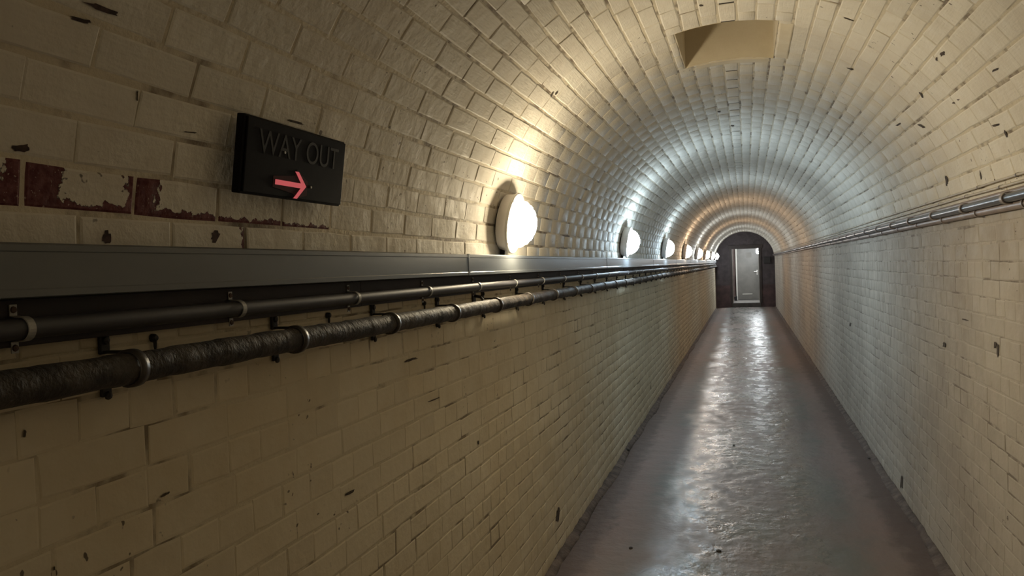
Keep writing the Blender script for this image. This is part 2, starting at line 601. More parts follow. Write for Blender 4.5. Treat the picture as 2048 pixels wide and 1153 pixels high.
def build_floor():
    xs = np.linspace(XL-0.02, XR+0.02, 25)
    ys = np.linspace(Y0, Y1, 320)
    vs = []
    for y in ys:
        for x in xs:
            e = abs(x-XC)/R
            z = 0.004*mnoise.noise(Vector((x*2.2, y*1.6, 0))) + 0.002*mnoise.noise(Vector((x*7, y*5, 3)))
            z -= 0.012*max(0, (e-0.86)/0.14)
            vs.append((x, y, z))
    nx = len(xs)
    fs = [(j*nx+i, j*nx+i+1, (j+1)*nx+i+1, (j+1)*nx+i) for j in range(len(ys)-1) for i in range(nx-1)]
    o = mesh_obj('floor', vs, fs, M['floor'], smooth=True)
    return tag(o, 'worn damp concrete floor with dirt along the walls', kind='structure')
floor = build_floor()

M['dirt'] = simple('damp_dirt', (0.125, 0.095, 0.080), 0.85, var=0.4, vscale=12, bump=0.8, bscale=35, bdist=0.012)
def build_fillet(name, side):
    vs, fs = [], []
    N = 520
    xw = XL if side < 0 else XR
    for j in range(N+1):
        y = Y0 + (Y1-Y0)*j/N
        h = 0.018 + 0.020*mnoise.noise(Vector((y*1.7, side*3, 0))) + 0.014*mnoise.noise(Vector((y*9, side*5, 2)))
        w = 0.060 + 0.04*mnoise.noise(Vector((y*1.1, side*7, 4))) + 0.014*mnoise.noise(Vector((y*8, side*9, 6)))
        for (dx, z) in ((-0.01, max(h, 0.006)), (0.010, max(h, 0.006)*0.8), (w*0.5, max(h, 0.006)*0.28 - 0.002), (max(w, 0.02), -0.016), (-0.01, -0.02)):
            vs.append((xw - side*dx, y, z))
    for j in range(N):
        for i in range(5):
            a, b2 = j*5+i, j*5+(i+1) % 5
            fs.append((a, b2, b2+5, a+5))
    o = mesh_obj(name, vs, fs, M['dirt'], smooth=True)
    return tag(o, 'dark crumbly dirt fillet along the foot of the %s wall' % ('left' if side < 0 else 'right'), kind='structure')
build_fillet('trim_1', -1)
build_fillet('trim_2', 1)

# ------------------------------------------------------------------ end wall, doorway, lobby and door
DX0, DX1, DZ0, DZ1 = -0.50, 0.46, 0.145, 2.07
M['end_wall'] = simple('dark_painted_brick', (0.055, 0.044, 0.048), 0.7, var=0.35, vscale=5, bump=0.6, bscale=25, bdist=0.01)
M['end_lower'] = simple('dark_red_painted_dado', (0.062, 0.034, 0.035), 0.6, var=0.35, vscale=5, bump=0.6, bscale=25, bdist=0.01)
M['lobby'] = simple('pale_lobby_paint', (0.30, 0.28, 0.245), 0.6, var=0.12, vscale=3, bump=0.2)
M['lobby_dark'] = simple('brown_lobby_paint', (0.10, 0.065, 0.055), 0.6, var=0.25, vscale=4)
M['door'] = simple('pale_grey_door_paint', (0.18, 0.172, 0.155), 0.45, var=0.14, vscale=3, bump=0.1, bscale=15)
M['door_frame'] = simple('off_white_frame_paint', (0.66, 0.64, 0.58), 0.45)
M['dark_frame'] = simple('dark_brown_timber', (0.035, 0.026, 0.024), 0.6, var=0.2)
M['concrete_step'] = simple('dark_concrete_step', (0.05, 0.045, 0.042), 0.6, var=0.25)
M['lobby_floor'] = simple('lobby_concrete', (0.27, 0.255, 0.24), 0.45, var=0.15)
M['chrome'] = simple('brushed_steel', (0.75, 0.74, 0.70), 0.3, 0.9)
M['black'] = simple('matt_black', (0.014, 0.013, 0.014), 0.5)
M['grey_notice'] = simple('grey_notice_card', (0.20, 0.19, 0.17), 0.6)

ye0, ye1 = Y1, Y1 + 0.32
wall_end = empty('wall_end', (0, Y1, 0), 'dark painted brick end wall around the doorway', kind='structure')
def end_piece(name, poly, mat):
    """poly in x, z; extruded from ye0 to ye1."""
    n = len(poly)
    vs = [(x, 0, z) for x, z in poly] + [(x, ye1-ye0, z) for x, z in poly]
    fs = [tuple(range(n)), tuple(range(2*n-1, n-1, -1))] + [(k, (k+1) % n, n+(k+1) % n, n+k) for k in range(n)]
    o = mesh_obj(name, vs, fs, mat, wall_end)
    bm = bmesh.new(); bm.from_mesh(o.data); bmesh.ops.recalc_face_normals(bm, faces=bm.faces[:]); bm.to_mesh(o.data); bm.free()
    return o
DADO = 0.78
RO = R + 0.05
end_piece('dado_left', [(XL-0.05, -0.1), (DX0, -0.1), (DX0, DADO), (XL-0.05, DADO)], M['end_lower'])
end_piece('dado_right', [(DX1, -0.1), (XR+0.05, -0.1), (XR+0.05, DADO), (DX1, DADO)], M['end_lower'])
end_piece('pier_left', [(XL-0.05, DADO), (DX0, DADO), (DX0, DZ1), (XC - RO*math.cos(math.asin((DZ1-ZS)/RO)), DZ1)] +
          [(XC + RO*math.cos(math.pi - a), ZS + RO*math.sin(a)) for a in np.linspace(math.asin((DZ1-ZS)/RO)*0.9, 0, 6)], M['end_wall'])
end_piece('pier_right', [(DX1, DADO), (XR+0.05, DADO)] + [(XC + RO*math.cos(a), ZS + RO*math.sin(a)) for a in np.linspace(0, math.asin((DZ1-ZS)/RO), 6)] + [(DX1, DZ1)], M['end_wall'])
a0 = math.asin((DZ1-ZS)/RO)
end_piece('tympanum', [(XC + RO*math.cos(a), ZS + RO*math.sin(a)) for a in np.linspace(a0, math.pi-a0, 28)], M['end_wall'])
o = box_obj('step', (DX0, DX1, -0.03, ye1-ye0, -0.1, DZ0), M['concrete_step'], wall_end, 0.006)

# frame of the opening
door_1 = empty('door_1', (0, Y1, DZ0), 'dark timber frame of the open doorway in the end wall', kind='structure')
box_obj('jamb', (DX0-0.05, DX0+0.03, -0.03, 0.06, 0.0, DZ1-DZ0), M['dark_frame'], door_1, 0.004)
box_obj('jamb', (DX1-0.03, DX1+0.05, -0.03, 0.06, 0.0, DZ1-DZ0), M['dark_frame'], door_1, 0.004)
box_obj('frame_head', (DX0-0.09, DX1+0.09, -0.035, 0.06, DZ1-DZ0-0.03, DZ1-DZ0+0.10), M['dark_frame'], door_1, 0.004)
box_obj('jamb_edge', (DX0+0.03, DX0+0.05, -0.005, 0.06, 0.0, DZ1-DZ0-0.03), M['lobby'], door_1)
box_obj('jamb_edge', (DX1-0.045, DX1-0.03, -0.005, 0.06, 0.0, DZ1-DZ0-0.03), M['lobby'], door_1)

# lobby behind the opening
LB = 30.7
lobby = empty('wall_lobby', (0, ye1, DZ0), 'narrow lobby behind the doorway', kind='structure')
hl = 2.22 - DZ0
box_obj('side_wall', (DX0-0.2, DX0, 0, LB-ye1, 0.9, hl), M['lobby'], lobby)
box_obj('side_dado', (DX0-0.2, DX0, 0, LB-ye1, 0, 0.9), M['lobby_dark'], lobby)
box_obj('side_wall', (DX1+0.04, DX1+0.24, 0, LB-ye1, 0, hl), M['lobby'], lobby)
box_obj('lobby_ceiling', (DX0-0.2, DX1+0.24, 0, LB-ye1, hl, hl+0.15), M['lobby'], lobby)
box_obj('lobby_floor', (DX0-0.2, DX1+0.24, 0, LB-ye1, -0.2, 0.0), M['lobby_floor'], lobby)
box_obj('back_wall', (DX0-0.2, DX1+0.24, LB-ye1, LB-ye1+0.15, -0.2, hl+0.15), M['lobby_dark'], lobby)
# the pale door
door_2 = empty('door_2', (0.08, LB, DZ0), 'pale grey closed door at the back of the lobby', kind='structure')
bm = bmesh.new()
add_box(bm, -0.40, 0.40, -0.045, -0.002, 0.012, 1.93, 0.004)
bm_obj('door_leaf', bm, M['door'], door_2)
box_obj('frame_jamb', (-0.46, -0.405, -0.075, 0.0, 0.0, 1.99), M['door_frame'], door_2, 0.004)
box_obj('frame_jamb', (0.405, 0.44, -0.075, 0.0, 0.0, 1.99), M['door_frame'], door_2, 0.004)
box_obj('frame_head', (-0.46, 0.44, -0.075, 0.0, 1.935, 1.99), M['door_frame'], door_2, 0.004)
box_obj('kick_bar', (-0.24, 0.12, -0.056, -0.043, 0.20, 0.23), M['door_frame'], door_2, 0.003)
h = empty('door_handle', (0.31, -0.045, 1.02)); h.parent = door_2
box_obj('handle_plate', (-0.022, 0.022, -0.012, 0.001, -0.09, 0.09), M['chrome'], h, 0.003)
bm = bmesh.new()
add_box(bm, -0.115, 0.012, -0.055, -0.037, 0.02, 0.044, 0.006)
add_box(bm, -0.010, 0.010, -0.05, -0.010, 0.022, 0.042, 0.004)
bm_obj('handle_lever', bm, M['chrome'], h)
box_obj('notice', (-0.08, 0.12, -0.052, -0.044, 1.60, 1.79), M['grey_notice'], door_2)
# small dark box at the foot of the lobby wall and black box beside the door
o = empty('floor_box', (-0.40, ye1+1.6, DZ0), 'small dark box on the lobby floor beside the left wall', 'box')
box_obj('box_body', (-0.045, 0.045, -0.06, 0.06, 0.001, 0.13), M['black'], o, 0.006)
box_obj('box_lid', (-0.05, 0.05, -0.065, 0.065, 0.13, 0.155), M['black'], o, 0.006)
o = empty('switch_box', (0.70, Y1, 1.505), 'black square box on the dark end wall right of the doorway', 'box')
box_obj('box_body', (-0.115, 0.115, -0.07, -0.001, 0.0, 0.23), M['black'], o, 0.006)
box_obj('box_cover', (-0.105, 0.105, -0.078, -0.069, 0.01, 0.22), M['black'], o, 0.003)

# the passage goes on behind the viewer; closed off there
o = box_obj('wall_back', (XL-0.1, XR+0.1, Y0-0.2, Y0, -0.1, ZS+R+0.1), M['paint_wall'])
tag(o, 'plain cream wall closing the passage behind the viewer', kind='structure')

# ------------------------------------------------------------------ lamps
M['lamp_body'] = simple('white_plastic', (0.80, 0.77, 0.76), 0.4, var=0.05)
M['lamp_rim'] = simple('pale_grey_plastic', (0.70, 0.68, 0.66), 0.3)
M['black_cable'] = simple('black_cable_gland', (0.02, 0.018, 0.018), 0.55)
def glow_material(name, col, power):
    m, nt, b = new_mat(name)
    b.inputs['Base Color'].default_value = (0.8, 0.8, 0.8, 1)
    b.inputs['Roughness'].default_value = 0.35
    b.inputs['Emission Color'].default_value = (*col, 1)
    b.inputs['Emission Strength'].default_value = power
    m.cycles.emission_sampling = 'FRONT'
    return m

def orient(o, loc, nrm, along=(0, 1, 0)):
    z = Vector(nrm).normalized()
    x = Vector(along).normalized()
    y = z.cross(x)
    o.matrix_world = Matrix(((x.x, y.x, z.x, loc[0]), (x.y, y.y, z.y, loc[1]), (x.z, y.z, z.z, loc[2]), (0, 0, 0, 1)))

def make_lamp(label, glow, stub=0.05):
    t = empty('bulkhead_lamp', (0, 0, 0), label, 'wall lamp', 'round bulkhead lamps')
    bm = bmesh.new()
    add_lathe(bm, [(0, 0.010), (0.112, 0.010), (0.121, 0.014), (0.127, 0.052), (0.130, 0.060), (0.128, 0.062), (0.105, 0.060), (0, 0.058)], 40)
    bm_obj('housing', bm, M['lamp_body'], t, True)
    bm = bmesh.new()
    add_lathe(bm, [(0, 0.0), (0.090, 0.0), (0.092, 0.002), (0.092, 0.010), (0, 0.0105)], 32)
    bm_obj('back_plate', bm, M['black_cable'], t, False)
    bm = bmesh.new()
    add_lathe(bm, [(0.131, 0.056), (0.1335, 0.059), (0.1335, 0.066), (0.129, 0.069), (0.117, 0.069), (0.114, 0.066), (0.114, 0.058), (0.131, 0.056)], 40)
    bm_obj('rim', bm, M['lamp_rim'], t, True)
    # ribbed glass dome
    prof = []
    n = 12
    for k in range(n+1):
        a = math.pi/2*k/n
        f = 1 + 0.02*(1 if k % 2 else -1)*(1 if k < n-1 else 0)
        prof.append((0.106*math.cos(a)*f if k < n else 0.0, 0.064 + 0.092*math.sin(a)**0.92*(1 + 0.5*(f-1))))
    bm = bmesh.new()
    add_lathe(bm, prof, 20)
    bm_obj('diffuser', bm, glow, t, True)
    for ang in (0.8, math.pi-0.8, math.pi+0.8, -0.8):
        bm = bmesh.new()
        add_lathe(bm, [(0, 0.068), (0.006, 0.068), (0.0055, 0.0715), (0, 0.072)], 10, Matrix.Translation((0.123*math.cos(ang), 0.123*math.sin(ang), 0)))
        bm_obj('screw', bm, M['lamp_rim'], t)
    # cable gland down into the trunking
    if stub:
        vs, fs = tube([(0, -0.110, 0.022), (0, -0.134-stub, 0.022)], 0.011, 10)
        mesh_obj('cable_gland', vs, fs, M['black_cable'], t, True)
    return t

LAMP_LABELS = ['warm white round bulkhead lamp on the left wall behind the viewer',
               'warm white round bulkhead lamp nearest the viewer, beyond the exit sign',
               'cool white round bulkhead lamp, second along the left wall',
               'cool white round bulkhead lamp, third along the left wall',
               'warm white round bulkhead lamp, fourth along the left wall',
               'white round bulkhead lamp, fifth along the left wall',
               'warm round bulkhead lamp, sixth along the left wall',
               'white round bulkhead lamp, second last before the end wall',
               'white round bulkhead lamp on the left, last before the end wall']
LZ = 1.812
lphi = math.pi - math.asin((LZ-ZS)/R)
for (y, c, pw), lab in zip(LAMPS, LAMP_LABELS):
    t = make_lamp(lab, glow_material('lamp_glow', c, LAMP_POWER*pw), 0.012)
    orient(t, vault_pt(lphi, R-0.001, y), (-math.cos(lphi), 0, -math.sin(lphi)))
t = make_lamp('white round bulkhead lamp inside the doorway at the end', glow_material('lamp_glow', WHITE, LAMP_POWER*3.6), 0)
orient(t, (DX1+0.04, ye1+0.45, 1.95), (-1, 0, 0), (0, -1, 0))

# ------------------------------------------------------------------ left side: trunking, batten, conduit, lagged pipe
M['trunk'] = simple('grey_trunking', (0.125, 0.135, 0.142), 0.33, var=0.12, vscale=4, bump=0.08, bscale=6, bdist=0.02, spec=0.55, stretch=(1, 0.25, 1))
M['batten'] = simple('dark_stained_batten', (0.026, 0.016, 0.017), 0.65, var=0.5, vscale=9, bump=0.5, bscale=40, stretch=(1, 0.2, 1))
M['conduit'] = simple('dark_grey_conduit', (0.050, 0.047, 0.052), 0.55, var=0.2, vscale=6)
M['saddle'] = simple('galvanised_saddle', (0.36, 0.35, 0.33), 0.45, 0.3, var=0.15)
M['screw'] = simple('rusty_screw', (0.09, 0.05, 0.035), 0.7, var=0.3, vscale=60)
M['iron'] = simple('black_iron', (0.020, 0.016, 0.014), 0.6, var=0.3, vscale=40, bump=0.4, bscale=80)
def lagging_material():
    m, nt, b = new_mat('bitumen_lagging')
    t = NT(nt)
    p = t.pos()
    f = t.noise(t.pos((1, 1.1, 1)), 14, 5, 0.65)
    col = t.mix(t.ramp(f, 0.35, 0.68), (0.026, 0.022, 0.020), (0.085, 0.072, 0.060))
    col = t.mix(t.ramp(t.noise(t.pos((1, 1.6, 1)), 26, 4, 0.6), 0.66, 0.76), col, (0.20, 0.18, 0.155))
    t.l(col, b.inputs['Base Color'])
    b.inputs['Roughness'].default_value = 0.62
    b.inputs['Specular IOR Level'].default_value = 0.3
    t.l(t.bump(t.noise(t.pos((1, 1.2, 1)), 30, 4, 0.6), 0.6, 0.010), b.inputs['Normal'])
    return m
M['lagging'] = lagging_material()

XF = XL + 0.001
trunk = empty('cable_trunking', (XF, Y0, 1.583), 'long grey cable trunking under the wall lamps', 'trunking')
TZ, TW = 0.080, 0.054
prof = [(0, 0), (TW-0.004, 0), (TW, 0.002), (TW, 0.012), (TW-0.0012, 0.0135), (TW-0.0012, TZ-0.0135), (TW, TZ-0.012), (TW, TZ-0.003), (TW-0.004, TZ), (0, TZ)]
cuts = [Y0] + [2.71 + 3*k for k in range(-1, 9) if Y0 + 0.4 < 2.71 + 3*k < Y1-0.4] + [Y1]
for a, b in zip(cuts, cuts[1:]):
    n = len(prof)
    vs = [(x, a - Y0 + 0.0008, z) for x, z in prof] + [(x, b - Y0 - 0.0008, z) for x, z in prof]
    fs = [tuple(range(n)), tuple(range(2*n-1, n-1, -1))] + [(k, n+k, n+(k+1) % n, (k+1) % n) for k in range(n)]
    mesh_obj('trunk_section', vs, fs, M['trunk'], trunk)
    if b < Y1 - 0.1:   # slightly proud coupling lip at each joint
        off = 0.0009
        p2 = [(TW+off, 0.001), (TW+off, TZ+off), (0.0, TZ+off), (0.0, TZ), (TW, TZ), (TW, 0.001)]
        vs = [(x, b - Y0 - 0.002, z) for x, z in p2] + [(x, b - Y0 + 0.014, z) for x, z in p2]
        n = len(p2)
        fs = [tuple(range(n)), tuple(range(2*n-1, n-1, -1))] + [(k, n+k, n+(k+1) % n, (k+1) % n) for k in range(n)]
        mesh_obj('joint_lip', vs, fs, M['trunk'], trunk)

batten = empty('timber_batten', (XF, Y0, 1.512), 'dark stained timber batten behind the left conduit', 'batten')
by = [Y0] + [1.93 + 2.4*k for k in range(-1, 12) if Y0 + 0.3 < 1.93 + 2.4*k < Y1 - 0.3] + [Y1]
for a, b in zip(by, by[1:]):
    box_obj('board', (0, 0.018 + random.uniform(-0.001, 0.001), a-Y0+0.001, b-Y0-0.001, random.uniform(-0.002, 0.002), 0.070), M['batten'], batten, 0.002)

def wander(y, k, amp):
    return amp*(mnoise.noise(Vector((y*0.45, k*7.3, 0.5))) + 0.35*mnoise.noise(Vector((y*1.9, k*3.1, 4.2))))

def make_saddle(name, r, back, ringmat, tab=0.020, w=0.012, thick=0.0018, screws=True):
    """Saddle clip around a pipe whose axis is local y; the wall is at local x = -back. Half ring to the front, tabs up and down."""
    bm = bmesh.new()
    pts = [(-back, -r-tab), (-back, -r-0.003), (-back*0.5, -r-0.0015)]
    for k in range(13):
        a = -math.pi/2 + math.pi*k/12
        pts.append(((r+0.0012)*math.cos(a), (r+0.0012)*math.sin(a)))
    pts += [(-back*0.5, r+0.0015), (-back, r+0.003), (-back, r+tab)]
    def offset(i):
        p0 = pts[max(0, i-1)]; p1 = pts[min(len(pts)-1, i+1)]
        dx, dz = p1[0]-p0[0], p1[1]-p0[1]
        l = math.hypot(dx, dz)
        return (pts[i][0] + dz/l*thick, pts[i][1] - dx/l*thick)
    outer = [offset(i) for i in range(len(pts))]
    rows = []
    for yy in (-w/2, w/2):
        rows.append(([bm.verts.new((p[0]+0.0006, yy, p[1])) for p in pts], [bm.verts.new((p[0]+0.0006, yy, p[1])) for p in outer]))
    (i0, o0), (i1, o1) = rows
    for k in range(len(pts)-1):
        bm.faces.new((o0[k], o0[k+1], o1[k+1], o1[k]))
        bm.faces.new((i0[k], i1[k], i1[k+1], i0[k+1]))
        bm.faces.new((i0[k], i0[k+1], o0[k+1], o0[k]))
        bm.faces.new((i1[k], o1[k], o1[k+1], i1[k+1]))
    for k in (0, -1):
        bm.faces.new((i0[k], o0[k], o1[k], i1[k]))
    o = bm_obj(name, bm, ringmat, None, False)
    if screws:
        for s in (-1, 1):
            bm = bmesh.new()
            mt = Matrix.Translation((-back+thick+0.0006, 0, s*(r+tab*0.62))) @ Matrix.Rotation(math.pi/2, 4, 'Y')
            add_lathe(bm, [(0, 0), (0.0052, 0), (0.0045, 0.002), (0, 0.0028)], 10, mt)
            bm_obj('screw', bm, M['screw'], o)
    return o

def clip_run(proto, parent, ys, fx, near=9.0):
    first = True
    for y in ys:
        if first:
            o = proto; first = False
            o.parent = parent
        else:
            if y < near:
                o = copy_tree(proto, parent)
            else:
                o = proto.copy(); COL.objects.link(o); o.parent = parent
        o.location = fx(y)

def straight_pipe(name, x, z, r, mat, parent, k, amp, seg=12, step=0.25, pname='tube', rad=None):
    n = int((Y1-Y0)/step)
    path = [(x + wander(Y0+(Y1-Y0)*i/n, k+0.5, amp*0.4), Y0+(Y1-Y0)*i/n, z + wander(Y0+(Y1-Y0)*i/n, k, amp)) for i in range(n+1)]
    vs, fs = tube(path, rad or r, seg)
    o = mesh_obj(pname, vs, fs, mat, parent, True)
    return o

CZ, CXP, CR = 1.538, XL + 0.019 + 0.003 + 0.0155, 0.0155
cond = empty('steel_conduit', (0, 0, 0), 'dark grey conduit with pale saddles on the batten under the trunking', 'conduit')
straight_pipe('steel_conduit', CXP, CZ, CR, M['conduit'], cond, 1, 0.002)
sad = make_saddle('saddle_clip', CR, CXP - XL - 0.019, M['saddle'], tab=0.020)
clip_run(sad, cond, [0.866 - 0.4945*2 + 0.4945*k for k in range(0, 58) if 0.866 - 0.4945*2 + 0.4945*k < Y1-0.1],
         lambda y: (CXP + wander(y, 1.5, 0.0008), y, CZ + wander(y, 1, 0.002)))

PZ, PXP, PR = 1.458, XL + 0.058, 0.0265
pipe = empty('lagged_pipe', (0, 0, 0), 'thick dark lagged pipe along the left wall below the conduit', 'pipe')
N_STEP = 0.018
def lag_r(i, ang):
    y = Y0 + i*N_STEP
    seam = (y*8.0 + 0.12*math.sin(3*y)) % 1.0
    return PR + 0.0016*(1-seam) - 0.0008 + 0.0016*mnoise.noise(Vector((y*14, math.cos(ang)*2, math.sin(ang)*2))) + 0.0003*mnoise.noise(Vector((y*40, ang*3, 1)))
straight_pipe('lagged_pipe', PXP, PZ, PR, M['lagging'], pipe, 2, 0.006, 14, N_STEP, 'lagging', lag_r)
# clamp ring with iron lugs
def make_clamp():
    bm = bmesh.new()
    mt = Matrix.Rotation(-math.pi/2, 4, 'X')
    add_lathe(bm, [(PR+0.001, -0.009), (PR+0.0052, -0.009), (PR+0.0058, 0.0), (PR+0.0052, 0.009), (PR+0.001, 0.009), (PR+0.001, -0.009)], 24, mt)
    o = bm_obj('clamp_ring', bm, M['lag_clamp'], None, True)
    back = PXP - XL
    for s in (-1, 1):
        bm = bmesh.new()
        z0 = s*(PR+0.003)
        zt = s*(PR + (0.032 if s > 0 else 0.022))
        add_box(bm, -back+0.0005, -back+0.0075, -0.010, 0.010, min(z0-s*0.006, zt), max(z0-s*0.006, zt), 0.002)
        add_box(bm, -back+0.0005, 0.0, -0.006, 0.006, min(z0, z0-s*0.005), max(z0, z0-s*0.005), 0.001)
        add_lathe(bm, [(0, 0), (0.0075, 0), (0.0065, 0.004), (0, 0.006)], 8, Matrix.Translation((-back+0.0075, 0, s*(PR+0.020))) @ Matrix.Rotation(math.pi/2, 4, 'Y'))
        bm_obj('bracket_lug', bm, M['iron'], o)
    return o
M['lag_clamp'] = simple('dull_iron_clamp', (0.06, 0.052, 0.045), 0.4, 0.3, var=0.3, vscale=20)
clamp = make_clamp()
clip_run(clamp, pipe, [1.045 - 0.490*2 + 0.490*k for k in range(0, 58) if 1.045 - 0.490*2 + 0.490*k < Y1-0.1],
         lambda y: (PXP + wander(y, 2.5, 0.0024), y, PZ + wander(y, 2, 0.006)), near=29)

# iron plugs left in the wall between conduit and pipe
PLUGS = [(1.16, 1.498, 'small rusty iron spike in the wall, just right of the first pipe clamp'),
         (1.777, 1.498, 'small rusty iron spike in the wall below the exit sign\'s right edge'),
         (2.40, 1.497, 'small rusty iron plug in the wall above the lagged pipe, left of the black hook')]
for y, z, lab in PLUGS:
    bm = bmesh.new()
    pr = [(0.0, 0.0), (0.008, 0.0), (0.0075, 0.006), (0.005, 0.010), (0, 0.011)]
    add_lathe(bm, pr, 9, Matrix.Rotation(math.pi/2, 4, 'Y'))
    add_lathe(bm, [(0.0035, 0.0), (0.003, -0.012), (0.0012, -0.022), (0, -0.023)], 7, Matrix.Translation((0.004, 0.002, -0.004)))
    o = bm_obj('iron_plug', bm, M['iron'], None)
    o.location = (XL, y, z)
    tag(o, lab, 'spike', 'iron spikes in the left wall')
hook = empty('iron_hook', (XL, 2.90, 1.49), 'black iron hook bracket between conduit and lagged pipe', 'hook')
box_obj('back_plate', (0.0, 0.006, -0.018, 0.014, -0.022, 0.022), M['iron'], hook, 0.002)
vs, fs = tube([(0.004, 0.0, 0.010), (0.030, 0.0, 0.006), (0.040, 0.002, -0.006), (0.036, 0.004, -0.018), (0.020, 0.004, -0.022)], 0.006, 8)
mesh_obj('hook_arm', vs, fs, M['iron'], hook, True)

# ------------------------------------------------------------------ right side: pipes and cables
M['painted_pipe'] = simple('pinkish_brown_painted_pipe', (0.27, 0.215, 0.19), 0.45, var=0.2, vscale=9)
M['dark_conduit'] = simple('dark_blue_grey_conduit', (0.095, 0.095, 0.105), 0.30, 0.2, var=0.2, vscale=5)
M['painted_cable'] = simple('cream_painted_cable', (0.47, 0.41, 0.32), 0.5, var=0.15, vscale=12)
M['grey_saddle'] = simple('pinkish_grey_painted_saddle', (0.30, 0.26, 0.24), 0.45, var=0.15)

def xin(z, off):
    """x of a point 'off' in front of the right side masonry at height z"""
    return (XR if z < ZS else XC + math.sqrt(R*R - (z-ZS)**2)) - off

def right_run(name, label, cat, z, x, r, mat, k, amp, saddle=None, sp=0.56, y_first=3.15, near=9.0):
    t = empty(name, (0, 0, 0), label, cat)
    n = int((Y1-Y0)/0.12)
    path = [(x + wander(Y0+(Y1-Y0)*i/n, k+0.5, amp*0.2), Y0+(Y1-Y0)*i/n, z + wander(Y0+(Y1-Y0)*i/n, k, amp)) for i in range(n+1)]
    vs, fs = tube(path, r, 12)
    mesh_obj('tube', vs, fs, mat, t, True)
    if saddle:
        ys = [y_first + sp*j for j in range(-8, 60) if Y0 + 0.2 < y_first + sp*j < Y1 - 0.1]
        first = True
        for y in ys:
            if first:
                o = saddle; first = False
                o.parent = t
            elif y < near:
                o = copy_tree(saddle, t)
            else:
                o = saddle.copy(); COL.objects.link(o); o.parent = t
            o.location = (x + wander(y, k+0.5, amp*0.2), y, z + wander(y, k, amp))
            o.rotation_euler = (0, 0, math.pi)
    return t

zc1 = 1.766
right_run('painted_pipe', 'pinkish brown painted pipe, lowest of the bundle on the right wall', 'pipe', zc1, xin(zc1, 0.0175), 0.016, M['painted_pipe'], 11, 0.0025,
          make_saddle('saddle_clip', 0.016, 0.017, M['grey_saddle'], tab=0.006, w=0.014, thick=0.003, screws=False), 0.57, 3.604)
zc2 = 1.792
right_run('steel_conduit', 'dark blue grey conduit in front of the bundle on the right wall', 'conduit', zc2, xin(zc2, 0.041), 0.017, M['dark_conduit'], 12, 0.0025,
          make_saddle('saddle_clip', 0.017, 0.038, M['grey_saddle'], tab=0.004, w=0.028, thick=0.0035, screws=False), 0.56, 3.15)
zc3 = 1.815
right_run('painted_pipe', 'pinkish grey pipe partly hidden behind the dark conduit on the right', 'pipe', zc3, xin(zc3, 0.014), 0.012, M['painted_pipe'], 13, 0.002)
zc4 = 1.845
right_run('cable', 'thin cream painted cable directly above the pipes on the right wall', 'cable', zc4, xin(zc4, 0.009), 0.0058, M['painted_cable'], 14, 0.005,
          make_saddle('cable_clip', 0.0058, 0.007, M['grey_saddle'], tab=0.004, w=0.008, thick=0.001, screws=False), 0.47, 3.3)
zc5 = 1.866
right_run('cable', 'topmost thin cream painted cable on the right wall', 'cable', zc5, xin(zc5, 0.008), 0.0052, M['painted_cable'], 15, 0.006,
          make_saddle('cable_clip', 0.0052, 0.006, M['grey_saddle'], tab=0.004, w=0.008, thick=0.001, screws=False), 0.47, 3.1)

# ------------------------------------------------------------------ exit sign
M['sign_black'] = simple('grimy_black_glass', (0.0055, 0.0042, 0.005), 0.5, var=0.5, vscale=14, spec=0.07)
M['sign_text'] = simple('faded_grey_lettering', (0.019, 0.0185, 0.019), 0.6, var=0.35, vscale=40)
m, nt, b = new_mat('red_backlit_arrow')
b.inputs['Base Color'].default_value = (0.35, 0.05, 0.06, 1)
b.inputs['Emission Color'].default_value = (1.0, 0.16, 0.18, 1)
b.inputs['Emission Strength'].default_value = 0.36
M['sign_arrow'] = m
sign = empty('exit_sign', (0, 0, 0), 'black way out sign with a red arrow on the left vault', 'sign')
SW, SH, ST = 0.402, 0.160, 0.024
bm = bmesh.new()
add_box(bm, -SW/2, SW/2, -SH/2, SH/2, 0.0, ST-0.004, 0.003)
bm_obj('sign_box', bm, M['sign_black'], sign)
bm = bmesh.new()
add_box(bm, -SW/2+0.006, SW/2-0.002, -SH/2+0.004, SH/2-0.004, ST-0.005, ST, 0.0015)
bm_obj('sign_face', bm, M['sign_black'], sign)
aw, al = 0.0055, 0.122
ax0, ay0 = -0.088, -0.046
pts = [(ax0, ay0-aw), (ax0, ay0+aw), (ax0+al-0.022, ay0+aw), (ax0+al-0.048, ay0+0.030), (ax0+al-0.034, ay0+0.030), (ax0+al, ay0),
       (ax0+al-0.034, ay0-0.030), (ax0+al-0.048, ay0-0.030), (ax0+al-0.022, ay0-aw)]
n = len(pts)
vs = [(x, y, ST-0.001) for x, y in pts] + [(x, y, ST+0.0012) for x, y in pts]
fs = [(0, 1, 2, 8), (2, 5, 8), (2, 3, 4, 5), (8, 5, 6, 7)]
fs = [tuple(n+i for i in reversed(f)) for f in fs] + [(k, (k+1) % n, n+(k+1) % n, n+k) for k in range(n)]
mesh_obj('arrow', vs, fs, M['sign_arrow'], sign)
